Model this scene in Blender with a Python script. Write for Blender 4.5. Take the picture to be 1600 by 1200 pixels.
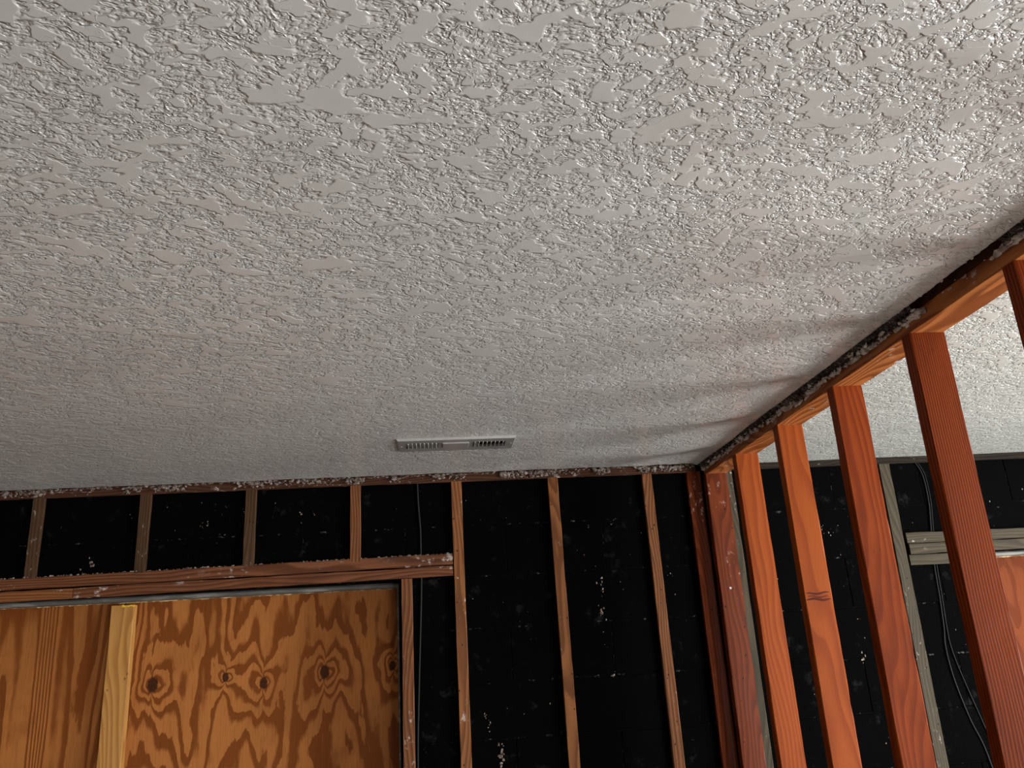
import bpy, bmesh, math, random
from mathutils import Vector, Matrix, noise as mnoise

random.seed(7)
for o in list(bpy.data.objects):
    bpy.data.objects.remove(o, do_unlink=True)
SC = bpy.context.scene
COL = SC.collection

# ------------------------------------------------------------------ camera
cam_d = bpy.data.cameras.new('camera')
cam = bpy.data.objects.new('camera', cam_d)
COL.objects.link(cam)
cam_d.sensor_fit = 'HORIZONTAL'
cam_d.sensor_width = 36.0
cam_d.lens = 36.0 * 1268.0 / 1600.0
cam_d.clip_start = 0.02
yaw, pitch, roll = math.radians(5.76), math.radians(18.33), math.radians(-3.49)
fwd = Vector((math.sin(yaw) * math.cos(pitch), math.cos(yaw) * math.cos(pitch), math.sin(pitch)))
rt = Vector((math.cos(yaw), -math.sin(yaw), 0))
up = rt.cross(fwd)
r2 = math.cos(roll) * rt + math.sin(roll) * up
u2 = -math.sin(roll) * rt + math.cos(roll) * up
cam.matrix_world = Matrix(((r2.x, u2.x, -fwd.x, 0), (r2.y, u2.y, -fwd.y, 0), (r2.z, u2.z, -fwd.z, 0), (0, 0, 0, 1)))
SC.camera = cam

# ------------------------------------------------------------------ world, light, exposure
SC.view_settings.view_transform = 'Standard'
SC.view_settings.look = 'None'
SC.view_settings.gamma = 1.0
SC.view_settings.use_curve_mapping = False
SC.view_settings.exposure = -0.13
w = bpy.data.worlds.new('world')
SC.world = w
w.use_nodes = True
bg = w.node_tree.nodes['Background']
bg.inputs[0].default_value = (0.72, 0.86, 1.0, 1)
bg.inputs[1].default_value = 0.5


def area(name, loc, direction, sx, sy, power, color):
    d = bpy.data.lights.new(name, 'AREA')
    d.shape = 'RECTANGLE'
    d.size, d.size_y = sx, sy
    d.energy = power
    d.color = color
    o = bpy.data.objects.new(name, d)
    COL.objects.link(o)
    o.location = loc
    o.rotation_euler = Vector(direction).to_track_quat('-Z', 'Z').to_euler()
    return o


# daylight through the glass door openings in the wall behind the camera and the window of the next room
area('daylight_rear_left', (-0.6, -4.72, -0.75), (0, 1, 0.0), 2.3, 1.8, 10, (1.0, 0.92, 0.84))
area('daylight_rear_right', (3.0, -4.72, -0.75), (0, 1, 0.0), 2.7, 1.8, 310, (0.96, 0.98, 1.0))
area('daylight_side', (4.58, 1.0, -0.55), (-1, 0, 0.0), 3.0, 1.5, 560, (0.97, 1.0, 0.97))

# measured scene constants (metres, camera at the origin)
H = 0.719        # ceiling
D = 3.327        # front of the furring strips
WY = 3.347       # face of the block wall
XP = 1.134       # left face of the partition
PZ = 0.671       # underside of its top plate
FL = -1.70       # floor


# ------------------------------------------------------------------ node helper
class NT:
    def __init__(s, name):
        s.m = bpy.data.materials.new(name)
        s.m.use_nodes = True
        s.t = s.m.node_tree
        s.b = s.t.nodes['Principled BSDF']
        s.tc = s.t.nodes.new('ShaderNodeTexCoord')

    def link(s, a, sock):
        if isinstance(a, (int, float)):
            sock.default_value = a
        elif isinstance(a, tuple):
            if len(a) == 3 and sock.type == 'RGBA':
                a = (*a, 1)
            sock.default_value = a
        else:
            s.t.links.new(a, sock)

    def math(s, op, a, b=None, c=None, clamp=False):
        n = s.t.nodes.new('ShaderNodeMath')
        n.operation = op
        n.use_clamp = clamp
        for i, x in enumerate((a, b, c)):
            if x is not None:
                s.link(x, n.inputs[i])
        return n.outputs[0]

    def vmath(s, op, a, b=None):
        n = s.t.nodes.new('ShaderNodeVectorMath')
        n.operation = op
        s.link(a, n.inputs[0])
        if b is not None:
            s.link(b, n.inputs[1])
        return n.outputs[0]

    def mapping(s, v, loc=(0, 0, 0), rot=(0, 0, 0), scale=(1, 1, 1)):
        n = s.t.nodes.new('ShaderNodeMapping')
        s.link(v, n.inputs[0])
        n.inputs[1].default_value = loc
        n.inputs[2].default_value = rot
        n.inputs[3].default_value = scale
        return n.outputs[0]

    def noise(s, v, scale=1, detail=2, rough=.5, dist=0, color=False):
        n = s.t.nodes.new('ShaderNodeTexNoise')
        s.link(v, n.inputs['Vector'])
        n.inputs['Scale'].default_value = scale
        n.inputs['Detail'].default_value = detail
        n.inputs['Roughness'].default_value = rough
        n.inputs['Distortion'].default_value = dist
        return n.outputs[1 if color else 0]

    def vor(s, v, scale=1, feature='F1'):
        n = s.t.nodes.new('ShaderNodeTexVoronoi')
        n.feature = feature
        s.link(v, n.inputs['Vector'])
        n.inputs['Scale'].default_value = scale
        return n.outputs['Distance']

    def step(s, x, a, b):
        n = s.t.nodes.new('ShaderNodeMapRange')
        n.interpolation_type = 'SMOOTHSTEP'
        s.link(x, n.inputs[0])
        n.inputs[1].default_value = a
        n.inputs[2].default_value = b
        return n.outputs[0]

    def mix(s, f, a, b, mode='MIX'):
        n = s.t.nodes.new('ShaderNodeMix')
        n.data_type = 'RGBA'
        n.blend_type = mode
        s.link(f, n.inputs[0])
        s.link(a, n.inputs[6])
        s.link(b, n.inputs[7])
        return n.outputs[2]

    def sep(s, v):
        n = s.t.nodes.new('ShaderNodeSeparateXYZ')
        s.link(v, n.inputs[0])
        return n.outputs

    def comb(s, x, y, z):
        n = s.t.nodes.new('ShaderNodeCombineXYZ')
        for i, a in enumerate((x, y, z)):
            s.link(a, n.inputs[i])
        return n.outputs[0]

    def ramp(s, x, stops):
        n = s.t.nodes.new('ShaderNodeValToRGB')
        s.link(x, n.inputs[0])
        e = n.color_ramp.elements
        while len(e) < len(stops):
            e.new(0.5)
        for i, (p, c) in enumerate(stops):
            e[i].position = p
            e[i].color = (*c, 1)
        return n.outputs[0]

    def bump(s, h, dist, strength=1.0, width=None):
        n = s.t.nodes.new('ShaderNodeBump')
        n.inputs['Strength'].default_value = strength
        n.inputs['Distance'].default_value = dist
        if width is not None and 'Filter Width' in n.inputs:
            n.inputs['Filter Width'].default_value = width
        s.link(h, n.inputs['Height'])
        s.link(n.outputs[0], s.b.inputs['Normal'])

    def out(s, color=None, rough=None, spec=None, metal=None):
        if color is not None:
            s.link(color, s.b.inputs['Base Color'])
        if rough is not None:
            s.link(rough, s.b.inputs['Roughness'])
        if spec is not None:
            s.link(spec, s.b.inputs['Specular IOR Level'])
        if metal is not None:
            s.link(metal, s.b.inputs['Metallic'])
        return s.m


def rnd_offset(n, v, amount=17.0):
    oi = n.t.nodes.new('ShaderNodeObjectInfo')
    r = oi.outputs['Random']
    k = n.math('MULTIPLY', r, amount)
    k2 = n.math('MULTIPLY', r, amount * 2.3)
    return n.vmath('ADD', v, n.comb(k, k2, k))


def wood(name, light, dark, rings=70, warp=.05, fine=.5, rough=.45, holes=0., smear=0., smearcol=(.42, .37, .34),
         blotch=.35, spec=.15, hole_scale=30, worn=None):
    """sawn timber: local Z is the length of the board"""
    n = NT(name)
    v = rnd_offset(n, n.tc.outputs['Object'])
    low = n.noise(n.mapping(v, scale=(5, 5, .9)), 1, 2, .5)
    x, y, z = n.sep(v)
    c = n.math('ADD', n.math('ADD', x, n.math('MULTIPLY', y, .55)), n.math('MULTIPLY', low, warp * 6))
    fr = n.math('FRACT', n.math('MULTIPLY', c, rings))
    band = n.math('MULTIPLY', n.step(fr, .15, .8), n.math('SUBTRACT', 1, n.step(fr, .88, 1.0)))
    fin = n.noise(n.mapping(v, scale=(260, 260, 7)), 1, 3, .6)
    col = n.mix(n.math('MULTIPLY', band, .85), light, dark)
    col = n.mix(n.math('MULTIPLY', n.step(fin, .4, .75), fine), col, dark)
    bl = n.noise(n.mapping(v, scale=(9, 9, 3)), 1, 4, .6)
    col = n.mix(n.math('MULTIPLY', n.step(bl, .48, .75), blotch), col, tuple(d * .45 for d in dark))
    if worn:
        wn = n.noise(n.mapping(v, scale=(14, 14, 4)), 1, 4, .62)
        col = n.mix(n.math('MULTIPLY', n.step(wn, .5, .68), .8), col, worn)
    rg = rough
    if holes:
        d = n.vor(n.mapping(v, scale=(1.0, 1.0, .8)), hole_scale)
        pick = n.noise(v, 9, 0)
        hm = n.math('MULTIPLY', n.math('SUBTRACT', 1, n.step(d, .07, .12)), n.step(pick, .48, .52))
        col = n.mix(n.math('MULTIPLY', hm, holes), col, (.006, .004, .003))
    if smear:
        s1 = n.noise(n.mapping(v, scale=(45, 45, 26)), 1, 6, .65)
        s2 = n.noise(n.mapping(v, scale=(6, 6, 4)), 1, 1)
        sm = n.math('MULTIPLY', n.step(s1, .60 - smear * .05, .70 - smear * .05), n.step(s2, .50, .62))
        col = n.mix(n.math('MULTIPLY', sm, .8), col, smearcol)
        rg = n.math('ADD', n.math('MULTIPLY', sm, .35), rough, clamp=True)
    hgt = n.math('ADD', n.math('MULTIPLY', band, .4), fin)
    n.bump(hgt, .0008, .4)
    return n.out(col, rg, spec)


# ------------------------------------------------------------------ materials
def ceiling_mat(name, base, fine_scale=1.0, seed=0.0, dist=.0040):
    n = NT(name)
    v0 = n.vmath('ADD', n.tc.outputs['Object'], (seed, seed * .7, 0))
    v0 = n.vmath('MULTIPLY', v0, (1, 1, 0))
    wv = n.noise(v0, 7, 2, .5, color=True)
    v = n.vmath('ADD', v0, n.vmath('MULTIPLY', n.vmath('SUBTRACT', wv, (.5, .5, .5)), (.05, .05, 0)))
    an = n.mapping(v, rot=(0, 0, math.radians(-24)), scale=(1.38, 1.85, 1))
    a = n.step(n.noise(an, 20 * fine_scale, 2.5, .5), .475, .555)
    b = n.step(n.noise(n.vmath('ADD', an, (3, 7, 0)), 54 * fine_scale, 2, .5), .43, .60)
    c = n.step(n.noise(n.vmath('ADD', an, (1, 8, 0)), 120 * fine_scale, 1.5, .5), .40, .65)
    f = n.step(n.noise(n.vmath('ADD', an, (9, 2, 0)), 7.5, 2.4, .5), .595, .63)
    rn = n.noise(n.vmath('ADD', an, (5, 5, 0)), 22 * fine_scale, 2.5, .5)
    rid = n.step(n.math('ABSOLUTE', n.math('SUBTRACT', rn, .5)), .045, .0)
    rm = n.step(n.noise(n.vmath('ADD', v, (1, 4, 0)), 14, 1), .45, .55)
    h = n.math('MAXIMUM', n.math('MULTIPLY', a, .75), n.math('MULTIPLY', b, .55))
    h = n.math('MAXIMUM', h, n.math('MULTIPLY', c, .28))
    h = n.math('MAXIMUM', h, n.math('MULTIPLY', n.math('MULTIPLY', rid, rm), .95))
    h = n.math('ADD', n.math('MULTIPLY', h, n.math('SUBTRACT', 1, f)), n.math('MULTIPLY', f, .8))
    soft = n.noise(v, 5, 2)
    h = n.math('ADD', h, n.math('MULTIPLY', soft, .9))
    n.bump(h, dist, 1.0)
    t = n.noise(v0, 1.3, 3, .5)
    col = n.mix(n.step(t, .3, .7), base, tuple(c * .93 for c in base))
    return n.out(col, .24, .9)


M_CEIL = ceiling_mat('painted_knockdown_plaster', (.475, .464, .457))
M_CEIL2 = ceiling_mat('painted_splatter_plaster', (.52, .53, .51), 1.1, 4.3, .0050)

n = NT('crumbled_plaster')
pv = n.tc.outputs['Object']
M_CRUMB = n.out(n.mix(n.step(n.noise(pv, 60, 4, .6), .35, .7), (.085, .055, .042), (.31, .255, .23)), .9, .1)
n.bump(n.noise(pv, 300, 4, .6), .002)

n = NT('fresh_broken_plaster')
M_CRUMB_L = n.out(n.mix(n.step(n.noise(n.tc.outputs['Object'], 50, 4, .6), .35, .65), (.26, .20, .175), (.58, .52, .49)), .9, .1)
n.bump(n.noise(n.tc.outputs['Object'], 300, 4, .6), .002)
n = NT('dark_plaster')  # darker mottled plaster for the strip behind the lath
M_CRUMB_D = n.out(n.mix(n.step(n.noise(n.tc.outputs['Object'], 45, 4, .6), .40, .65), (.020, .016, .014), (.22, .18, .165)), .9, .1)
n.bump(n.noise(n.tc.outputs['Object'], 260, 4, .6), .003)
n = NT('rusted_lath_wire')
M_LATH = n.out(n.mix(n.noise(n.tc.outputs['Object'], 90, 2), (.012, .010, .009), (.05, .035, .028)), .6, .4)


def block_mat(name, speck):
    n = NT(name)
    v = n.tc.outputs['Object']
    oi = n.t.nodes.new('ShaderNodeObjectInfo')
    vw = n.vmath('ADD', v, oi.outputs['Location'])
    a = n.noise(vw, 34, 6, .7)
    b = n.noise(n.mapping(vw, scale=(1, 1, .45)), 5.5, 3, .55)
    sp = n.math('MULTIPLY', n.step(a, .66, .73), n.step(b, .52, .68))
    sp2 = n.math('MULTIPLY', n.step(n.noise(vw, 12, 5, .7), .58, .80), .06)
    k = n.math('MULTIPLY', sp, speck)
    k = n.math('ADD', k, sp2, clamp=True)
    base = n.mix(n.noise(vw, 3, 3), (.0007, .0007, .0008), (.0018, .0018, .0019))
    n.bump(n.noise(vw, 180, 4, .65), .0022, .8)
    return n.out(n.mix(k, base, (.22, .21, .205)), .75, .008)


M_BLOCK = block_mat('black_coated_block', .45)
n = NT('black_mortar')
M_MORTAR = n.out(n.mix(n.step(n.noise(n.tc.outputs['Object'], 26, 5, .7), .56, .7), (.0012, .0012, .0012), (.075, .072, .068)), .9, .02)

M_FUR = wood('weathered_furring', (.185, .070, .026), (.072, .022, .007), 60, .05, .55, .55, .9, .3, blotch=.3)
M_FUR_DARK = wood('dim_brown_furring', (.075, .038, .019), (.035, .016, .007), 60, .04, .5, .6, .9, .35, blotch=.35)
M_FUR_OR = wood('orange_furring', (.215, .082, .027), (.095, .030, .0085), 42, .07, .35, .5, .9, .15, blotch=.2)
M_HDR = wood('scraped_header_timber', (.155, .056, .024), (.062, .019, .007), 50, .05, .6, .6, .3, .85, blotch=.4)
M_GREY = wood('greyed_timber', (.052, .039, .023), (.023, .017, .0095), 60, .05, .5, .65, .9, .45, blotch=.35)
M_PLATE_DK = wood('dark_plate_timber', (.075, .028, .013), (.03, .011, .006), 60, .05, .5, .7, .3, .4)  # shade on the back-wall plate is painted into this dark brown
M_GREY_DK = wood('dark_grey_timber', (.022, .017, .0125), (.010, .0075, .0055), 60, .05, .5, .75, .9, .3, blotch=.35, spec=.05)  # darker tone of the grey timber for the far top plate
M_STUD3 = wood('deep_red_stained_stud', (.185, .032, .0042), (.115, .0155, .0019), 46, .05, .3, .42, .15, .0, blotch=.45, spec=.07)
M_STUD = wood('red_stained_stud', (.180, .030, .0038), (.070, .0085, .0011), 150, .012, .25, .45, .15, .0, blotch=.35, spec=.06)
M_STUD2 = wood('orange_stained_stud', (.225, .047, .0070), (.160, .027, .0036), 36, .06, .22, .42, .1, .0, blotch=.25, spec=.08)
M_POST = wood('scarred_red_post', (.110, .0215, .0052), (.060, .0100, .0024), 40, .06, .3, .36, 1.0, .55, (.30, .19, .15), blotch=.4, spec=.08)
M_PLATE = wood('oiled_plate_timber', (.36, .120, .034), (.15, .036, .009), 34, .10, .35, .4, .1, .25, blotch=.3)
M_PINE = wood('new_pine', (.45, .225, .064), (.30, .125, .030), 26, .10, .25, .5, .5, .0, blotch=.15, hole_scale=24)


def ply_mat(name, kind, knots=(), lightc=(.36, .130, .034), darkc=(.140, .036, .0065)):
    n = NT(name)
    v = n.tc.outputs['Object']
    x, y, z = n.sep(v)
    wob = n.noise(n.mapping(v, scale=(26, 1, 7)), 1, 3, .55)
    if kind == 'straight':
        low = n.noise(n.mapping(v, loc=(3, 0, 1), scale=(5.5, 1, .45)), 1, 1.5, .5)
        low2 = n.noise(n.mapping(v, scale=(1.6, 1, .5)), 1, 0)
        f = n.math('ADD', n.math('MULTIPLY', low, 12.5), n.math('MULTIPLY', x, 15.0))
        f = n.math('ADD', f, n.math('MULTIPLY', low2, 5))
        f = n.math('ADD', f, n.math('MULTIPLY', wob, .5))
    else:
        low = n.noise(n.mapping(v, loc=(1.7, 0, .3), scale=(6.0, 1, 1.45)), 1, 1.8, .5)
        f = n.math('MULTIPLY', low, 7.6)
        f = n.math('ADD', f, n.math('MULTIPLY', wob, .95))
    kmask = None
    wpx = n.math('MULTIPLY', n.math('SUBTRACT', n.noise(v, 9, 3), .5), .065)
    wpz = n.math('MULTIPLY', n.math('SUBTRACT', n.noise(n.vmath('ADD', v, (4, 0, 4)), 9, 3), .5), .075)
    for kx, kz, rx, rz in knots:
        dx0 = n.math('SUBTRACT', x, kx)
        dz0 = n.math('SUBTRACT', z, kz)
        dx, dz = n.math('ADD', dx0, wpx), n.math('ADD', dz0, wpz)
        adx = n.math('ABSOLUTE', dx)
        adz = n.math('ABSOLUTE', dz)
        e = n.math('SQRT', n.math('ADD', n.math('POWER', n.math('MULTIPLY', adx, 1.0), 2), n.math('POWER', n.math('MULTIPLY', adz, .62), 2)))
        g = n.math('EXPONENT', n.math('MULTIPLY', e, -1 / (rx * 2.1)))
        f = n.math('ADD', f, n.math('MULTIPLY', g, 2.4))
        # flame: the grain fans out from the knot above and below
        e2 = n.math('SQRT', n.math('ADD', n.math('POWER', adx, 2), n.math('POWER', n.math('MULTIPLY', adz, .42), 2)))
        g2 = n.math('EXPONENT', n.math('MULTIPLY', e2, -1 / (rx * 2.0)))
        fan = n.math('DIVIDE', adx, n.math('ADD', n.math('ADD', adx, n.math('MULTIPLY', adz, .30)), .004))
        f = n.math('ADD', f, n.math('MULTIPLY', n.math('MULTIPLY', fan, g2), 3.6))
        dx, dz = dx0, dz0
        kd = n.math('SQRT', n.math('ADD', n.math('POWER', n.math('DIVIDE', dx, rx), 2), n.math('POWER', n.math('DIVIDE', dz, rz), 2)))
        kd = n.math('ADD', kd, n.math('MULTIPLY', n.math('SUBTRACT', n.noise(v, 60, 2), .5), .6))
        km = n.math('SUBTRACT', 1, n.step(kd, .62, .95))
        kmask = km if kmask is None else n.math('MAXIMUM', kmask, km)
    fr = n.math('FRACT', f)
    band = n.math('MULTIPLY', n.step(fr, .40, .66), n.math('SUBTRACT', 1, n.step(fr, .93, 1.0)))
    fine = n.noise(n.mapping(v, scale=(330, 1, 12)), 1, 3, .6)
    big = n.noise(n.mapping(v, scale=(3, 1, 2)), 1, 3)
    lc = n.mix(n.step(big, .35, .7), lightc, tuple(c * .74 for c in lightc))
    col = n.mix(n.math('MULTIPLY', band, .9), lc, darkc)
    col = n.mix(n.math('MULTIPLY', n.step(fine, .45, .8), .4), col, tuple(c * .6 for c in darkc))
    sm = n.math('MULTIPLY', n.step(n.noise(n.mapping(v, scale=(6, 1, 5)), 1, 5, .65), .55, .75), .35)
    col = n.mix(sm, col, tuple(c * .8 for c in darkc))
    if kmask is not None:
        col = n.mix(kmask, col, n.mix(n.noise(v, 90, 3), (.018, .006, .003), (.075, .022, .008)))
    n.bump(n.math('ADD', n.math('MULTIPLY', band, .5), fine), .0010, .6)
    return n.out(col, .62, .07)


KN = [(-1.142, -.036, .027, .038), (-.863, -.024, .016, .024), (-.712, -.055, .020, .030),
      (-.474, -.027, .024, .034), (-.203, -.019, .016, .025)]
M_PLY_L = ply_mat('straight_grain_plywood', 'straight')
M_PLY_R = ply_mat('knotty_plywood', 'figured', KN)
M_PLY_F = ply_mat('bright_plywood', 'figured', [(2.9, .0, .02, .03)], (.15, .034, .0085), (.095, .018, .004))

n = NT('split_veneer_edge')
M_VENEER = n.out(n.mix(n.step(n.noise(n.mapping(n.tc.outputs['Object'], scale=(40, 40, 40)), 1, 3), .4, .65), (.20, .10, .04), (.62, .48, .26)), .7, .2)
n = NT('dull_frame_metal')
M_FRAME = n.out(n.mix(n.step(n.noise(n.mapping(n.tc.outputs['Object'], scale=(8, 40, 40)), 1, 4), .45, .7), (.085, .080, .074), (.20, .19, .175)), .55, .4)
n = NT('grey_vent_enamel')
M_VENT = n.out(n.mix(n.noise(n.tc.outputs['Object'], 40, 3), (.33, .322, .317), (.42, .412, .405)), .36, .6, .55)
n = NT('vent_duct_dark')
M_DUCT = n.out((.012, .012, .013), .8, .2)
n = NT('screw_steel')
M_SCREW = n.out((.30, .29, .275), .4, .4, .6)
n = NT('grey_cable_sheath')
M_CABLE = n.out((.016, .015, .014), .6, .15)
n = NT('black_cable_sheath')
M_CABLE2 = n.out((.011, .0115, .012), .5, .1)
n = NT('yellow_crayon')
M_YELLOW = n.out((.70, .42, .02), .6, .3)
n = NT('dusty_concrete_floor')
M_FLOOR = n.out(n.mix(n.noise(n.tc.outputs['Object'], 4, 6, .6), (.33, .295, .26), (.43, .39, .355)), .8, .2)
n = NT('bare_side_wall')
M_WALL = n.out(n.mix(n.noise(n.tc.outputs['Object'], 3, 4), (.26, .21, .17), (.34, .28, .23)), .85, .2)


n = NT('dark_knot')
M_KNOT = n.out((.055, .0075, .002), .5, .1)


# ------------------------------------------------------------------ mesh helpers
def link(name, me, mat=None, parent=None, loc=(0, 0, 0)):
    o = bpy.data.objects.new(name, me)
    COL.objects.link(o)
    if mat is not None and not me.materials:
        me.materials.append(mat)
    if parent is not None:
        o.parent = parent
        loc = Vector(loc) - world_loc(parent)
    o.location = loc
    return o


WL = {}


def world_loc(o):
    return WL.get(o.name, Vector((0, 0, 0)))


def empty(name, loc):
    o = bpy.data.objects.new(name, None)
    COL.objects.link(o)
    o.empty_display_size = .1
    o.location = loc
    WL[o.name] = Vector(loc)
    return o


def tag(o, label=None, cat=None, group=None, kind=None):
    for k, v in (('label', label), ('category', cat), ('group', group), ('kind', kind)):
        if v:
            o[k] = v
    return o


def mesh(name, verts, faces, smooth=False):
    me = bpy.data.meshes.new(name)
    me.from_pydata([tuple(v) for v in verts], [], faces)
    me.update()
    if smooth:
        for p in me.polygons:
            p.use_smooth = True
    return me


def box_geo(V, F, x0, x1, y0, y1, z0, z1):
    b = len(V)
    V += [(x0, y0, z0), (x1, y0, z0), (x1, y1, z0), (x0, y1, z0), (x0, y0, z1), (x1, y0, z1), (x1, y1, z1), (x0, y1, z1)]
    F += [tuple(b + i for i in f) for f in ((3, 2, 1, 0), (4, 5, 6, 7), (0, 1, 5, 4), (1, 2, 6, 5), (2, 3, 7, 6), (3, 0, 4, 7))]


def bevel_box(name, dx, dy, dz, bev=.003, seg=1):
    """bevelled box centred on the origin"""
    bm = bmesh.new()
    bmesh.ops.create_cube(bm, size=1)
    bmesh.ops.scale(bm, vec=(dx, dy, dz), verts=bm.verts)
    bmesh.ops.bevel(bm, geom=list(bm.edges), offset=bev, segments=seg, affect='EDGES', profile=.6)
    me = bpy.data.meshes.new(name)
    bm.to_mesh(me)
    bm.free()
    return me


def board(name, p0, p1, wid, dep, mat, parent, wdir=(1, 0, 0), rough=.0009, chip=.0, ch=.0022, step=.045):
    """a sawn timber from p0 to p1 (centre line); wid along wdir, dep across; local Z is its length"""
    p0, p1 = Vector(p0), Vector(p1)
    L = (p1 - p0).length
    zd = (p1 - p0).normalized()
    xd = Vector(wdir)
    xd = (xd - zd * xd.dot(zd)).normalized()
    yd = zd.cross(xd)
    a, b = wid / 2, dep / 2
    sec = [(-a + ch, -b), (a - ch, -b), (a, -b + ch), (a, b - ch), (a - ch, b), (-a + ch, b), (-a, b - ch), (-a, -b + ch)]
    ns = max(2, int(L / step))
    V, F = [], []
    off = random.random() * 90
    for i in range(ns + 1):
        t = i / ns * L
        for k, (x, y) in enumerate(sec):
            nx = mnoise.noise((off + k // 2, t * 6, 1.3)) * rough * 1.6 + random.uniform(-1, 1) * rough * .5
            ny = mnoise.noise((off + k // 2, t * 6, 7.3)) * rough * 1.2
            q = 1.0
            if chip and random.random() < chip:
                q = 1 - random.uniform(.01, .06)
            V.append((x * q + nx, y * q + ny, t))
    for i in range(ns):
        for k in range(8):
            k2 = (k + 1) % 8
            F.append((i * 8 + k, i * 8 + k2, i * 8 + 8 + k2, i * 8 + 8 + k))
    F.append(tuple(range(7, -1, -1)))
    F.append(tuple(ns * 8 + k for k in range(8)))
    me = mesh(name, V, F)
    o = link(name, me, mat, parent, p0)
    o.rotation_euler = Matrix((xd, yd, zd)).transposed().to_euler()
    return o


def lumps(V, F, c, r, squash=(1, 1, 1)):
    """an irregular crumb (20 triangles)"""
    t = (1 + 5 ** .5) / 2
    base = [(-1, t, 0), (1, t, 0), (-1, -t, 0), (1, -t, 0), (0, -1, t), (0, 1, t), (0, -1, -t), (0, 1, -t), (t, 0, -1), (t, 0, 1), (-t, 0, -1), (-t, 0, 1)]
    fc = [(0, 11, 5), (0, 5, 1), (0, 1, 7), (0, 7, 10), (0, 10, 11), (1, 5, 9), (5, 11, 4), (11, 10, 2), (10, 7, 6), (7, 1, 8), (3, 9, 4), (3, 4, 2), (3, 2, 6), (3, 6, 8), (3, 8, 9), (4, 9, 5), (2, 4, 11), (6, 2, 10), (8, 6, 7), (9, 8, 1)]
    b = len(V)
    for p in base:
        k = r / 1.9 * random.uniform(.55, 1.3)
        V.append((c[0] + p[0] * k * squash[0], c[1] + p[1] * k * squash[1], c[2] + p[2] * k * squash[2]))
    F += [tuple(b + i for i in f) for f in fc]


def tube_geo(V, F, pts, r, sides=5):
    b = len(V)
    pts = [Vector(p) for p in pts]
    for i, p in enumerate(pts):
        d = (pts[min(i + 1, len(pts) - 1)] - pts[max(i - 1, 0)]).normalized()
        a = Vector((0, 1, 0)) if abs(d.y) < .8 else Vector((1, 0, 0))
        e1 = d.cross(a).normalized()
        e2 = d.cross(e1)
        for k in range(sides):
            an = 2 * math.pi * k / sides
            V.append(tuple(p + e1 * (r * math.cos(an)) + e2 * (r * math.sin(an))))
    for i in range(len(pts) - 1):
        for k in range(sides):
            k2 = (k + 1) % sides
            F.append((b + i * sides + k, b + i * sides + k2, b + (i + 1) * sides + k2, b + (i + 1) * sides + k))
    F.append(tuple(b + k for k in range(sides - 1, -1, -1)))
    e = b + (len(pts) - 1) * sides
    F.append(tuple(e + k for k in range(sides)))


def smooth_path(pts, n=12):
    out = []
    P = [Vector(p) for p in pts]
    P = [P[0] * 2 - P[1]] + P + [P[-1] * 2 - P[-2]]
    for i in range(1, len(P) - 2):
        for k in range(n):
            t = k / n
            a, b, c, d = P[i - 1], P[i], P[i + 1], P[i + 2]
            out.append(.5 * ((2 * b) + (c - a) * t + (2 * a - 5 * b + 4 * c - d) * t * t + (3 * b - a - 3 * c + d) * t ** 3))
    out.append(P[-2])
    return out


def fbm(x, y, z=0.0, o=4):
    return mnoise.fractal((x, y, z), .9, 2.1, o)


# ------------------------------------------------------------------ ceilings
def lin(a, b, n):
    return [a + (b - a) * i / n for i in range(n + 1)]


def edge_y(x):
    return 3.300 + .010 * fbm(x * 9, 2.2) + .006 * mnoise.noise((x * 60, 1, 4))


def edge_x(y):
    return 1.103 + .0022 * fbm(y * 7, 5.1) + .0022 * mnoise.noise((y * 70, 3, 1))


def gauss(dx, dy, sx, sy):
    return math.exp(-(dx / sx) ** 2 - (dy / sy) ** 2)


# creases in the buckled plaster: centre x, y, half length, depth
WRINKLES = ((.945, 1.236, .045, .0055), (1.015, 1.176, .035, .006), (.936, 1.507, .016, .005), (.94, 1.042, .04, .004), (1.06, 1.452, .03, .003),
            (.955, 1.858, .05, .0045), (.945, 1.93, .07, .0035), (.985, 1.33, .05, .0025), (.87, 1.40, .05, .002), (.98, 2.06, .06, .003),
            (.90, 2.20, .09, .003), (.84, 2.47, .12, .003), (.93, 2.62, .08, .0025), (1.02, 1.70, .04, .0025), (.80, 1.12, .06, .002), (.90, 1.12, .05, .003))


def ceil_z(x, y):
    z = H
    # the plaster sags and buckles as it nears the stripped partition
    k = max(0.0, min(1.0, (x - .35) / .74))
    k = k * k * (3 - 2 * k)
    ke = k * (1.0 - .8 * max(0.0, min(1.0, (x - .97) / .1)))
    z += .0085 * ke * mnoise.noise((x * 3.2, y * 4.5 + x * 2.0, .3))
    z += .0035 * ke * mnoise.noise((x * 8, y * 11 + x * 6, 2.3))
    z += -.010 * gauss(x - .93, y - 2.05, .13, .10) - .010 * gauss(x - .86, y - 2.95, .20, .16)
    z += -.007 * gauss(x - .62, y - 3.05, .30, .10)
    # long wrinkles near the right edge
    for cx, cy, ln, am in WRINKLES:
        if abs(x - cx) > .3 or abs(y - cy) > .3:
            continue
        u = (x - cx) * .95 - (y - cy) * .31
        v = (x - cx) * .31 + (y - cy) * .95 + .004 * mnoise.noise((x * 40, cy * 9, 2))
        z -= am * math.exp(-(u / ln) ** 2) * math.exp(-(v / .007) ** 2)
    # lip shaped downward along the partition so the edge strip shades darker
    if x > 1.080:
        z -= .005 * min(1.0, (x - 1.080) / .016)
    z += .0012 * mnoise.noise((x * 1.3, y * 1.3, 9))
    return z


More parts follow.
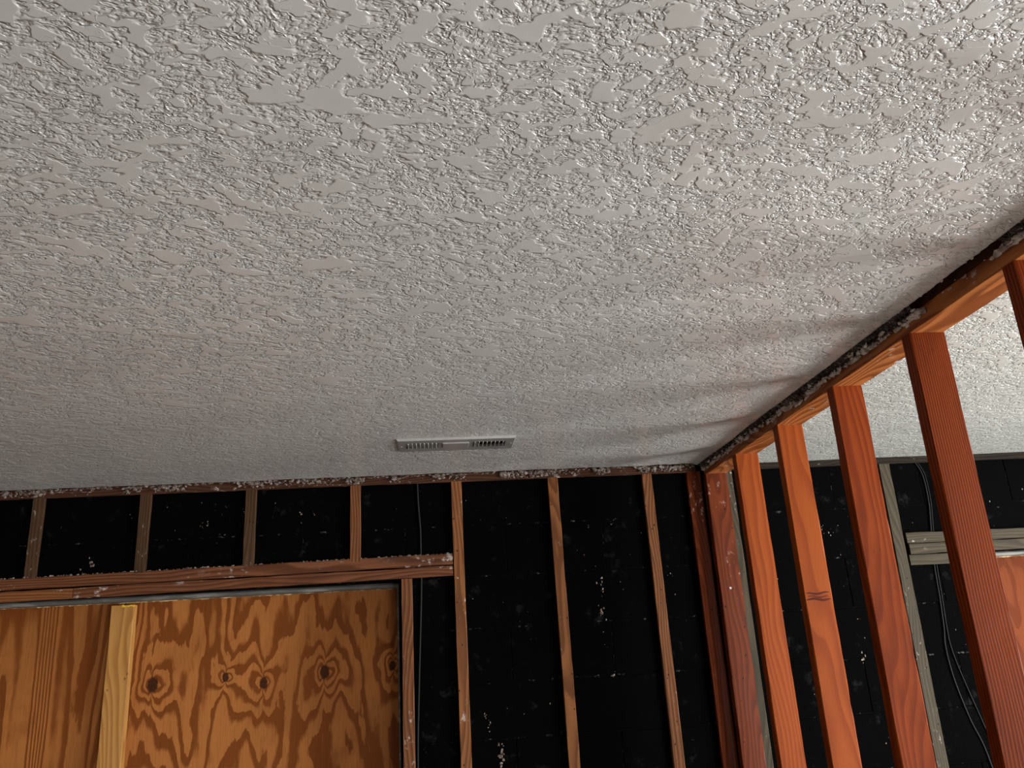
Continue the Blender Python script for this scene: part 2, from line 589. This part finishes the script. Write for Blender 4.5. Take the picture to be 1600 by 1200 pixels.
def ceiling_left():
    us = lin(0, .60, 40)[:-1] + lin(.60, .86, 70)[:-1] + lin(.86, 1, 150)
    vs = lin(0, .67, 50)[:-1] + lin(.67, .96, 480)[:-1] + lin(.96, 1, 45)
    x0, y0 = -3.0, -4.8
    V, F = [], []
    nu, nv = len(us), len(vs)
    for v in vs:
        for u in us:
            yy = y0 + (3.30 - y0) * v
            x = x0 + (edge_x(yy) - x0) * u
            y = y0 + (edge_y(x) - y0) * v
            V.append((x, y, ceil_z(x, y)))
    for j in range(nv - 1):
        for i in range(nu - 1):
            a = j * nu + i
            F.append((a, a + nu, a + nu + 1, a + 1))
    b = len(V)
    for v in range(nv):     # broken edge along the partition
        x, y, z = V[v * nu + nu - 1]
        V.append((x + .004 * mnoise.noise((y * 90, 2, 2)) + .002, y, H + .018))
    for v in range(nv - 1):
        F.append((v * nu + nu - 1, (v + 1) * nu + nu - 1, b + v + 1, b + v))
    c = len(V)
    for u in range(nu):     # broken edge along the back wall
        x, y, z = V[(nv - 1) * nu + u]
        V.append((x, y + .004 + .004 * mnoise.noise((x * 90, 5, 2)), H + .018))
    for u in range(nu - 1):
        F.append(((nv - 1) * nu + u, c + u, c + u + 1, (nv - 1) * nu + u + 1))
    # upper skin of the slab
    d = len(V)
    V.extend([(x0, y0, H + .018), (1.09, y0, H + .018), (1.09, 3.305, H + .018), (x0, 3.305, H + .018)])
    F.append((d, d + 1, d + 2, d + 3))
    return link('ceiling', mesh('ceiling', V, F, True), M_CEIL)


CEIL = tag(ceiling_left(), kind='structure')


def ceiling_right():
    x0, x1, y0 = 1.238, 4.6, -4.8
    xs = lin(x0, x1, 150)
    ys = lin(y0, 2.6, 60)[:-1] + lin(2.6, 3.35, 30)
    V, F = [], []
    for y in ys:
        for x in xs:
            yy = y
            if y > 3.3:
                yy = y + .006 * fbm(x * 9, 8.2) + .004 * mnoise.noise((x * 60, 1, 4))
            V.append((x, yy, H + .004 * mnoise.noise((x * 1.7, y * 1.7, 3))))
    nu = len(xs)
    for j in range(len(ys) - 1):
        for i in range(nu - 1):
            a = j * nu + i
            F.append((a, a + nu, a + nu + 1, a + 1))
    b = len(V)
    k = (len(ys) - 1) * nu
    for i in range(nu):
        V.append((V[k + i][0], V[k + i][1] + .004, H + .018))
    for i in range(nu - 1):
        F.append((k + i, b + i, b + i + 1, k + i + 1))
    d = len(V)
    V.extend([(x0, y0, H + .018), (x1, y0, H + .018), (x1, 3.35, H + .018), (x0, 3.35, H + .018)])
    F.append((d, d + 1, d + 2, d + 3))
    return link('ceiling', mesh('ceiling', V, F, True), M_CEIL2)


CEIL2 = tag(ceiling_right(), kind='structure')

# ------------------------------------------------------------------ room shell
V, F = [], []
box_geo(V, F, -3.2, 4.8, -5.0, 3.8, FL - .1, FL)
tag(link('floor', mesh('floor', V, F), M_FLOOR), kind='structure')
V, F = [], []
box_geo(V, F, -3.2, 4.8, -5.0, 3.8, H + .16, H + .22)  # unseen slab added to keep sky light out of the ceiling gaps
tag(link('light_block_slab', mesh('light_block_slab', V, F), M_PLATE_DK), kind='structure')
V, F = [], []
box_geo(V, F, -3.2, -3.0, -5.0, 3.35, FL, H + .16)
tag(link('wall_left', mesh('wall_left', V, F), M_WALL), kind='structure')
V, F = [], []
box_geo(V, F, 4.6, 4.8, -5.0, 3.35, FL, H + .16)
tag(link('wall_right', mesh('wall_right', V, F), M_WALL), kind='structure')
V, F = [], []
# wall behind the camera with its two openings
for x0, x1, z0, z1 in ((-3.0, -1.8, FL, H), (.6, 1.5, FL, H), (4.3, 4.6, FL, H), (-1.8, .6, .2, H), (1.5, 4.3, .2, H)):
    box_geo(V, F, x0, x1, -5.0, -4.8, z0, z1)
tag(link('wall_rear', mesh('wall_rear', V, F), M_WALL), kind='structure')

# ------------------------------------------------------------------ back wall of black blocks
WIN_L = (-2.75, -.165)       # window openings (x range)
WIN_R = (2.258, 4.0)
WIN_T = .303
WIN_B = -.92
V, F = [], []
my = WY + .0022
for x0, x1, z0, z1 in ((-3.2, WIN_L[0], FL, .88), (WIN_L[1], WIN_R[0], FL, .88), (WIN_R[1], 4.8, FL, .88),
                       (WIN_L[0], WIN_L[1], WIN_T, .88), (WIN_R[0], WIN_R[1], WIN_T, .88),
                       (WIN_L[0], WIN_L[1], FL, WIN_B), (WIN_R[0], WIN_R[1], FL, WIN_B)):
    box_geo(V, F, x0, x1, my, WY + .195, z0, z1)
WALLB = tag(link('wall_back', mesh('wall_back', V, F), M_MORTAR), kind='structure')

block_cache = {}


def block(x0, x1, z0, z1):
    wx = round(x1 - x0, 3)
    hz = round(z1 - z0, 3)
    key = (wx, hz)
    if key not in block_cache:
        me = bevel_box('concrete_block', wx, .03, hz, .0018)
        me.materials.append(M_BLOCK)
        block_cache[key] = me
    o = link('concrete_block', block_cache[key], None, WALLB,
             ((x0 + x1) / 2, WY + .015 + random.uniform(-.0015, .0015), (z0 + z1) / 2))
    o.rotation_euler = (random.uniform(-.006, .006), 0, random.uniform(-.003, .003))


CH = .2032
GAP = .006
for row in range(-10, 3):
    zb = WIN_T + row * CH
    z0, z1 = max(zb + GAP / 2, FL), min(zb + CH - GAP / 2, .83)
    if z1 - z0 < .05:
        continue
    xs = []
    x = -3.0 - (.2 if row % 2 else 0) + .02
    while x < 4.6:
        spans = [(x + .0012, x + .4064 - .0012)]
        if zb < WIN_T - .01 and zb + CH > WIN_B + .05:
            for w0, w1 in (WIN_L, WIN_R):
                new = []
                for a, b in spans:
                    if b <= w0 or a >= w1:
                        new.append((a, b))
                    else:
                        if a < w0 - .03:
                            new.append((a, w0))
                        if b > w1 + .03:
                            new.append((w1, b))
                spans = new
        for a, b in spans:
            if b > -3.0 and a < 4.6:
                block(max(a, -3.0), min(b, 4.6), z0, z1)
        x += .4064

# splashes of plaster that stuck to the black blocks
V, F = [], []
spots = []
for px, pz, s in ((-1.22, .60, .016), (-1.27, .47, .010), (-1.21, .475, .012), (-1.36, .43, .016), (-1.38, .41, .012), (-.92, .56, .007), (-.94, .55, .006),
                  (-.76, .62, .005), (-.78, .60, .006), (-.55, .58, .008), (-.5, .58, .006), (.20, -.36, .022), (.215, -.38, .018), (.22, -.33, .012), (.3, -.345, .012),
                  (.16, -.22, .008), (.17, -.26, .008), (.13, .0, .006), (.12, -.03, .006), (.64, .13, .010), (.645, .05, .009), (.655, .0, .010), (.66, -.03, .008), (.66, -.10, .012),
                  (.67, -.12, .01), (.63, -.17, .008), (.61, -.1, .006), (.645, .14, .012), (.65, .25, .012), (.655, .22, .01), (.72, .49, .006), (.62, .48, .004),
                  (1.0, .62, .004), (1.62, .42, .01), (1.66, .4, .01), (1.66, .2, .012), (1.7, .05, .012), (1.72, -.05, .014), (1.7, -.09, .014), (2.15, -.05, .016), (2.17, .1, .008),
                  (2.6, .62, .014), (2.56, .56, .012), (2.62, .5, .01), (-.1, .41, .01), (-.36, .43, .008)):
    for q in range(5):
        spots.append((px + random.gauss(0, s * .55), pz + random.gauss(0, s * 1.1), s * random.uniform(.12, .42)))
for q in range(230):
    x = random.uniform(-1.8, 2.7)
    z = random.uniform(-.6, .68)
    if (x < -.1 or x > 2.2) and z < .42:
        continue
    spots.append((x, z, random.uniform(.0008, .0028)))
for x, z, r in spots:
    lumps(V, F, (x, WY + .0005, z), max(.001, r), (1, .35, random.uniform(.8, 1.7)))
tag(link('plaster_splash', mesh('plaster_splash', V, F), M_CRUMB, WALLB), kind='stuff')

# ------------------------------------------------------------------ windows boarded over with plywood
WINS = []
for k, (x0, x1) in enumerate((WIN_L, WIN_R)):
    wroot = tag(empty('window_%d' % (k + 1), ((x0 + x1) / 2, WY + .1, WIN_B)), kind='structure')
    V, F = [], []
    tube_geo(V, F, [(x0, WY + .105, WIN_T - .011), (x1, WY + .105, WIN_T - .011)], .0095, 10)
    box_geo(V, F, x0, x1, WY + .11, WY + .16, WIN_T - .018, WIN_T)
    link('window_head', mesh('window_head', V, F), M_FRAME, wroot)
    for a, b in ((x0, x0 + .012), (x1 - .012, x1)):
        V, F = [], []
        box_geo(V, F, a, b, WY + .11, WY + .17, WIN_B, WIN_T - .02)
        link('window_jamb', mesh('window_jamb', V, F), M_FRAME, wroot)
    V, F = [], []
    box_geo(V, F, x0, x1, WY + .06, WY + .18, WIN_B, WIN_B + .03)
    link('window_sill', mesh('window_sill', V, F), M_FRAME, wroot)

PY = 3.520


def plywood(x0, x1, mat, label, group=None, ragged=0):
    V, F = [], []
    nseg = 60
    zt, zb = .2868, WIN_B + .03
    top = []
    for i in range(nseg + 1):
        x = x0 + (x1 - x0) * i / nseg
        z = zt + .0015 * mnoise.noise((x * 30, 1, ragged)) + .0012 * math.sin(x * 2)
        V += [(x, PY, zb), (x, PY, z), (x, PY + .016, z), (x, PY + .016, zb)]
        top.append((x, z))
    for i in range(nseg):
        a = i * 4
        F += [(a, a + 4, a + 5, a + 1), (a + 1, a + 5, a + 6, a + 2), (a + 2, a + 6, a + 7, a + 3), (a + 3, a + 7, a + 4, a)]
    F += [(0, 1, 2, 3), (nseg * 4 + 3, nseg * 4 + 2, nseg * 4 + 1, nseg * 4)]
    o = tag(link('plywood_panel', mesh('plywood_panel', V, F), mat), label, 'plywood', group)
    # pale splintered veneer along the top edge
    V, F = [], []
    for i in range(nseg):
        (xa, za), (xb, zb2) = top[i], top[i + 1]
        if True:
            h = random.uniform(.0012, .0042)
            box_geo(V, F, xa - .0004, xb + .0004, PY - .0012, PY + .002, za - h, za + .0005)
    e = link('veneer_edge', mesh('veneer_edge', V, F), M_VENEER, o)
    e['label'] = 'pale splintered top edge'
    return o


plywood(-2.73, -1.272, M_PLY_L, 'straight grained plywood sheet left of the pale pine batten, covering the window')
plywood(-1.268, -.172, M_PLY_R, 'knotty plywood sheet with a row of dark knots, right of the pale pine batten')
plywood(2.265, 3.98, M_PLY_F, 'bright orange plywood sheet glimpsed beyond the partition studs at the right edge')

bat = tag(empty('timber_batten', (-1.272, 3.50, WIN_B + .03)), 'pale new pine batten upright over the joint of the two plywood sheets', 'batten')
board('batten_board', (-1.268, 3.500, WIN_B + .03), (-1.268, 3.500, .2725), .088, .038, M_PINE, bat)
V, F = [], []
for q in range(9):
    lumps(V, F, (-1.245 + random.uniform(-.022, .022), 3.4805, .2695 + random.uniform(-.002, .002)), .005, (1.6, .3, .7))
mk = link('crayon_mark', mesh('crayon_mark', V, F), M_YELLOW, bat)
mk['label'] = 'yellow mark at the top'

# ------------------------------------------------------------------ furring frame on the left part of the back wall
FR = tag(empty('furring_frame', (-.3, D, FL)), 'weathered brown furring strips with a double header over the window on the black wall', 'wall framing')
FT = .019      # strip thickness


def strip(name, x0t, x1t, z0, z1, mat, parent, xb=None, y=D):
    """upright strip; x0t..x1t its edges at the top, xb its left edge at z0"""
    wdt = x1t - x0t
    xb = x0t if xb is None else xb
    return board(name, (xb + wdt / 2, y + FT / 2, z0), (x0t + wdt / 2, y + FT / 2, z1), wdt, FT, mat, parent, chip=.12, ch=.0014)


board('top_plate', (-3.0, D + .0062, .7115), (1.10, D + .0062, .7115), .046, .0124, M_PLATE_DK, FR, (0, 0, 1))
for xl, xr, m in ((-1.994, -1.952, M_FUR_DARK), (-1.590, -1.548, M_FUR_DARK), (-1.183, -1.141, M_FUR_DARK), (-.772, -.730, M_FUR_DARK), (-.355, -.313, M_FUR)):
    strip('cripple_stud', xl, xr, .380, .690, m, FR)
board('header_board', (-3.0, D + .0062, .3485), (-.0005 + .054, D + .0062, .3735), .0445, .0124, M_HDR, FR, (0, 0, 1), .0016, .25)
board('header_board', (-1.40, D + .0066, .3158), (.053, D + .0066, .3276), .0395, .0124, M_HDR, FR, (0, 0, 1), .0016, .25)
board('header_board', (-3.0, D + .0066, .3040), (-1.402, D + .0066, .3156), .0395, .0124, M_FUR_OR, FR, (0, 0, 1), .0016, .25)
strip('jack_stud', -.153, -.110, FL, .305, M_FUR, FR, -.158)
strip('king_stud', .057, .099, FL, .690, M_FUR_OR, FR, .057)
strip('stud', .461, .503, FL, .690, M_FUR_OR, FR, .468)
strip('stud', .864, .906, FL, .690, M_FUR, FR, .868)
strip('corner_stud', 1.058, 1.118, FL, .690, M_POST, FR, 1.054)
V, F = [], []
# grit on top of the header and plaster keyed onto the plate
for q in range(330):
    x = random.uniform(-2.2, .055)
    r = random.choice((.0015, .002, .002, .003, .0045))
    lumps(V, F, (x, D + random.uniform(-.001, .010), .3708 + (x + 3) * .00818 + r * .3), r, (1.3, 1, .9))
tag(link('plaster_grit', mesh('plaster_grit', V, F), M_CRUMB, FR), kind='stuff')

# ragged plaster keys hanging below the ceiling edge along the back wall
V, F = [], []
for a, b, dens, size in ((-1.80, -1.62, 60, .008), (-1.63, -1.54, 30, .009), (-1.44, -1.36, 20, .006), (-1.25, -1.18, 30, .009), (-1.14, -1.0, 34, .011), (-.80, -.70, 40, .010),
                         (-.69, -.40, 80, .0075), (-.37, -.30, 40, .008), (-.20, -.14, 18, .009), (-.02, .03, 26, .010), (.05, .12, 34, .008), (.26, .46, 150, .0095), (.45, .52, 46, .009),
                         (.53, .60, 22, .007), (.66, .72, 34, .012), (.85, .93, 60, .011), (.94, 1.04, 50, .012), (1.0, 1.09, 26, .006)):
    for q in range(dens):
        x = random.uniform(a, b)
        k = random.random() ** 1.6
        lumps(V, F, (x, 3.318 + random.uniform(-.006, .006), .716 - k * .024), size * random.uniform(.35, 1.0) * (1.05 - .6 * k), (1.3, .6, .9))
for q in range(420):
    x = random.uniform(-2.2, 1.09)
    lumps(V, F, (x, 3.309 + random.uniform(-.006, .006), .7165 + random.uniform(-.004, .003)), random.uniform(.002, .005), (1.6, .8, .7))
tag(link('plaster_key', mesh('plaster_key', V, F), M_CRUMB, CEIL), kind='stuff')

# ------------------------------------------------------------------ furring frame beyond the partition
FR2 = tag(empty('furring_frame', (2.0, D, FL)), 'greyed furring strips and short header seen behind the partition studs', 'wall framing')
board('top_plate', (1.20, D + .0062, .7095), (4.6, D + .0062, .7095), .038, .0124, M_GREY_DK, FR2, (0, 0, 1))
strip('corner_stud', 1.214, 1.257, FL, .690, M_GREY, FR2, 1.208)
strip('king_stud', 1.920, 1.968, FL, .690, M_GREY, FR2, 1.893)
strip('jack_stud', 2.205, 2.247, FL, .252, M_GREY, FR2)
board('header_board', (1.977, D + .0062, .3665), (4.0, D + .0062, .3640), .0435, .0124, M_GREY, FR2, (0, 0, 1), .0016, .25)
board('header_board', (1.982, D + .0062, .3215), (4.0, D + .0062, .3190), .0435, .0124, M_GREY, FR2, (0, 0, 1), .0016, .25)
board('blocking', (1.972, D + .0062, .2755), (2.247, D + .0062, .2740), .0445, .0124, M_GREY, FR2, (0, 0, 1), .0012, .2)

# ------------------------------------------------------------------ stud partition
PF = tag(empty('partition_frame', (XP + .045, 1.8, FL)), 'open partition of red stained studs under a double top plate at the right', 'wall framing')
Y0 = -.45
board('top_plate', (XP + .0445, Y0, PZ + .0205), (XP + .0445, D - .001, PZ + .0205), .089, .041, M_PLATE, PF, (1, 0, 0), .0008)
up_ = board('upper_top_plate', (XP + .0465, Y0, PZ + .0645), (XP + .0465, D - .001, PZ + .0645), .087, .041, M_PLATE_DK, PF, (1, 0, 0), .0008)
up_['label'] = 'darker upper plate'
board('bottom_plate', (XP + .0445, Y0, FL + .019), (XP + .0445, D - .001, FL + .019), .089, .038, M_PLATE, PF, (1, 0, 0), .0008)
for i, (y, dx, m) in enumerate(((2.938, -.002, M_STUD2), (2.532, -.004, M_STUD2), (2.122, -.018, M_STUD3), (1.716, -.022, M_STUD), (1.340, -.01, M_STUD), (.900, 0, M_STUD2), (.494, 0, M_STUD), (.088, 0, M_STUD2), (-.318, 0, M_STUD))):
    board('stud', (XP + .0445 + dx, y + .019, FL + .038), (XP + .0445, y + .019, PZ), .089, .038, m, PF, (1, 0, 0), .0008, .05, .0020)
studs = [o for o in PF.children if o.name.startswith('stud')]
ks = min(studs, key=lambda o: abs(o.location.y + PF.location.y - 2.551))
for kz, kh, kw in ((.1245, .0030, .038), (.1045, .0036, .040), (.114, .0016, .034)):
    bm = bmesh.new()
    bmesh.ops.create_uvsphere(bm, u_segments=16, v_segments=8, radius=1)
    for v_ in bm.verts:
        x_ = v_.co.x
        v_.co = Vector((x_ * kw, v_.co.y * .0008, v_.co.z * kh + .004 * math.sin(x_ * 3 + kz * 90) * (1 - x_ * x_)))
    me = bpy.data.meshes.new('knot')
    bm.to_mesh(me)
    bm.free()
    me.materials.append(M_KNOT)
    ko = bpy.data.objects.new('knot', me)
    COL.objects.link(ko)
    ko.parent = ks
    bpy.context.view_layer.update()
    ko.matrix_parent_inverse = ks.matrix_world.inverted()
    ko.location = (XP + .0425, 2.5318, kz)
post = board('end_post', (1.158, 3.307, FL + .038), (1.1735, 3.307, PZ), .092, .038, M_POST, PF, (1, 0, 0), .0010, .08)
post['label'] = 'scarred red end post with plaster smears and a screw'
# the screw head on the end post
bm = bmesh.new()
bmesh.ops.create_cone(bm, cap_ends=True, segments=14, radius1=.0062, radius2=.0046, depth=.004)
bmesh.ops.rotate(bm, cent=(0, 0, 0), matrix=Matrix.Rotation(math.radians(90), 3, 'X'), verts=bm.verts)
me = bpy.data.meshes.new('screw_head')
bm.to_mesh(me)
bm.free()
me.materials.append(M_SCREW)
sc = bpy.data.objects.new('screw_head', me)
COL.objects.link(sc)
sc.parent = post
bpy.context.view_layer.update()
sc.matrix_parent_inverse = post.matrix_world.inverted()
sc.location = (1.166, 3.2865, .199)

# ------------------------------------------------------------------ torn metal lath and plaster along the partition plate
V, F = [], []


def lath_pt(y, t):
    """t 0 at the ceiling edge, 1 on the plate face"""
    wv = .006 * mnoise.noise((y * 9, 3.3, 0)) + .004 * mnoise.noise((y * 26, t * 3, 5))
    x = 1.104 + t * .029 + .003 * mnoise.noise((y * 14, t, 8))
    z = H - .002 - t * (.016 + .010 * mnoise.noise((y * 5, 0, 2))) - .004 * math.sin(t * math.pi) + wv * .7
    return (min(x, XP - .001), y + .004 * mnoise.noise((y * 20, t * 4, 1)), z)


ranges = ((1.05, 1.34), (1.66, 3.30))
rows = 3
for a, b in ranges:
    nz = int((b - a) / .0095)
    for rrow in range(rows):
        seg = []
        for i in range(nz + 1):
            y = a + (b - a) * i / nz
            t = (rrow + (i % 2 if rrow % 2 == 0 else 1 - i % 2)) / rows
            if mnoise.noise((y * 6, rrow * 2.0, 4)) > .34:
                if len(seg) > 1:
                    tube_geo(V, F, seg, .0013, 4)
                seg = []
                continue
            seg.append(tuple(Vector(lath_pt(y, t)) + Vector((-.0015, 0, -.0025))))
        if len(seg) > 1:
            tube_geo(V, F, seg, .0013, 4)
PV, PF_ = [], []
for a, b in ranges:
    n_ = int((b - a) / .006)
    b0 = len(PV)
    for i in range(n_ + 1):
        y = a + (b - a) * i / n_
        tm = .62 + .42 * mnoise.noise((y * 11, 4, 4)) + .2 * mnoise.noise((y * 50, 4, 1))
        for j in range(7):
            t = max(.15, min(1.0, tm)) * j / 6
            x, yy, z = lath_pt(y, t)
            PV.append((min(XP - .0015, x + random.uniform(-.0018, .0018)), yy, z + .004 + random.uniform(-.0028, .0028)))
    for i in range(n_):
        for j in range(6):
            k = b0 + i * 7 + j
            PF_.append((k, k + 7, k + 8, k + 1))
lp = link('lath_plaster', mesh('lath_plaster', PV, PF_), M_CRUMB_D, CEIL)
lp['label'] = 'broken plaster gripping the mesh'
lath = link('metal_lath', mesh('metal_lath', V, F), M_LATH, CEIL)
lath['label'] = 'torn strip of dark diamond mesh along the partition plate'
V, F = [], []
for q in range(1500):
    y = random.uniform(1.05, 3.31)
    if 1.36 < y < 1.64:
        if random.random() < .88:
            continue
    amt = mnoise.noise((y * 7, 1.1, 6)) + .25
    if random.random() > .35 + amt:
        continue
    t = min(1.0, max(.45, random.gauss(.93, .12)))
    if random.random() < .12:
        t = random.uniform(.3, .7)
    p = lath_pt(y, t)
    r = random.uniform(.0015, 1) ** 2.2 * .0105 * (1.0 + .5 * amt) + .0015
    lumps(V, F, (p[0] - r * .1, p[1], p[2] - .001 + random.uniform(-.006, .004)), r, (.6, random.uniform(.9, 2.2), .7))
for q in range(150):
    y = random.uniform(1.05, 3.31)
    lumps(V, F, (edge_x(y) + .001, y, H - .006 + random.uniform(0, .008)), random.uniform(.0012, .003), (.7, 1.5, .9))
tag(link('plaster_crumb', mesh('plaster_crumb', V, F), M_CRUMB_L, CEIL), kind='stuff')

# ------------------------------------------------------------------ ceiling register
VX0, VX1, VY0, VY1 = -.138, .280, 2.722, 2.882
vc = Vector(((VX0 + VX1) / 2, (VY0 + VY1) / 2, H))
VR = tag(empty('air_vent', vc), 'grey metal ceiling register with two banks of louvres near the black wall', 'vent')
ANG = math.radians(.9)


def vpart(name, V, F, mat):
    o = link(name, mesh(name, V, F), mat, VR, vc)
    o.rotation_euler = (0, 0, ANG)
    return o


hw, hh = (VX1 - VX0) / 2, (VY1 - VY0) / 2
LB, LT = -.037, .030      # louvre slots in y (local)
bl = (-hw + .034, -hw + .146)
br = (hw - .150, hw - .036)
V, F = [], []
zt, zb = .001, -.008
xs = [-hw + .006, bl[0], bl[1], br[0], br[1], hw - .006]
for i, (a, b) in enumerate(zip(xs[:-1], xs[1:])):
    if i in (1, 3):
        box_geo(V, F, a, b, -hh + .004, LB, zb, zb + .002)
        box_geo(V, F, a, b, LT, hh - .006, zb, zb + .002)
    else:
        box_geo(V, F, a, b, -hh + .004, hh - .006, zb, zb + .002)
# sloping rim down from the ceiling
b0 = len(V)
o4 = [(-hw, -hh), (hw, -hh), (hw, hh), (-hw, hh)]
i4 = [(-hw + .006, -hh + .004), (hw - .006, -hh + .004), (hw - .006, hh - .006), (-hw + .006, hh - .006)]
V += [(x, y, zt) for x, y in o4] + [(x, y, zb) for x, y in i4]
for k in range(4):
    F.append((b0 + k, b0 + (k + 1) % 4, b0 + 4 + (k + 1) % 4, b0 + 4 + k))
# slot walls
for a, b in (bl, br):
    for x0, x1, y0, y1 in ((a, b, LB - .001, LB), (a, b, LT, LT + .001), (a - .001, a, LB, LT), (b, b + .001, LB, LT)):
        box_geo(V, F, x0, x1, y0, y1, zb, zb + .012)
vpart('vent_frame', V, F, M_VENT)
for a, b in (bl, br):
    V, F = [], []
    box_geo(V, F, a - .002, b + .002, LB - .002, LT + .002, .0000, .0008)  # near-black sheet with the duct's shade put into its colour
    vpart('duct_dark_plate', V, F, M_DUCT)
pm = bevel_box('center_panel', br[0] - bl[1] - .030, .064, .005, .0016)
pm.materials.append(M_VENT)
pc = bpy.data.objects.new('center_panel', pm)
COL.objects.link(pc)
pc.parent = VR
pc.location = ((br[0] + bl[1]) / 2, (LB + LT) / 2, zb - .0008)
pc.rotation_euler = (0, 0, ANG)
lv_me = bevel_box('louvre', .0026, LT - LB, .0085, .0006)
lv_me.materials.append(M_VENT)
for (a, b), s in ((bl, 1), (br, 1)):
    for k in range(8):
        lo = bpy.data.objects.new('louvre', lv_me)
        COL.objects.link(lo)
        lo.parent = VR
        lx = a + (b - a) * (k + .5) / 8
        lo.location = (lx, (LB + LT) / 2 + lx * ANG, zb + .001)
        lo.rotation_euler = (0, math.radians(24 * s), ANG)
for sx in (-hw + .016, hw - .016):
    bm = bmesh.new()
    bmesh.ops.create_uvsphere(bm, u_segments=10, v_segments=6, radius=.0042)
    bmesh.ops.scale(bm, vec=(1, 1, .5), verts=bm.verts)
    me = bpy.data.meshes.new('screw')
    bm.to_mesh(me)
    bm.free()
    me.materials.append(M_SCREW)
    so = bpy.data.objects.new('screw', me)
    COL.objects.link(so)
    so.parent = VR
    so.location = (sx, -.002, zb - .0003)

# ------------------------------------------------------------------ cables on the wall


def cable(pts, r, mat, label):
    V, F = [], []
    tube_geo(V, F, smooth_path(pts), r, 7)
    return tag(link('cable', mesh('cable', V, F, True), mat), label, 'cable')


CY = WY - .0036
cable([(-.083, CY, .715), (-.080, CY, .60), (-.074, CY, .50), (-.074, CY, .39), (-.074, CY, .30), (-.080, CY, .15),
       (-.092, CY, -.10), (-.102, CY, -.36), (-.104, CY, -.75), (-.10, CY, FL)], .0034, M_CABLE, 'dark grey cable hanging down the black wall beside the knotty plywood')
cable([(2.088, CY, .712), (2.118, CY, .64), (2.120, CY, .52), (2.102, CY, .39), (2.083, CY, .25), (2.076, CY, .12), (2.066, CY, .0),
       (2.055, CY, -.08), (2.062, CY, -.2), (2.092, CY, -.35), (2.135, CY, -.50), (2.160, CY, -.8), (2.16, CY, FL)], .0035, M_CABLE2,
      'thicker of two dark cables swinging down behind the partition studs')
cable([(2.099, CY, .712), (2.129, CY, .64), (2.130, CY, .52), (2.112, CY, .39), (2.094, CY, .25), (2.087, CY, .12), (2.079, CY, .0),
       (2.080, CY, -.09), (2.106, CY, -.22), (2.146, CY, -.38), (2.176, CY, -.52), (2.185, CY, -.8), (2.185, CY, FL)], .0026, M_CABLE2,
      'thinner of two dark cables parting to the right behind the partition studs')
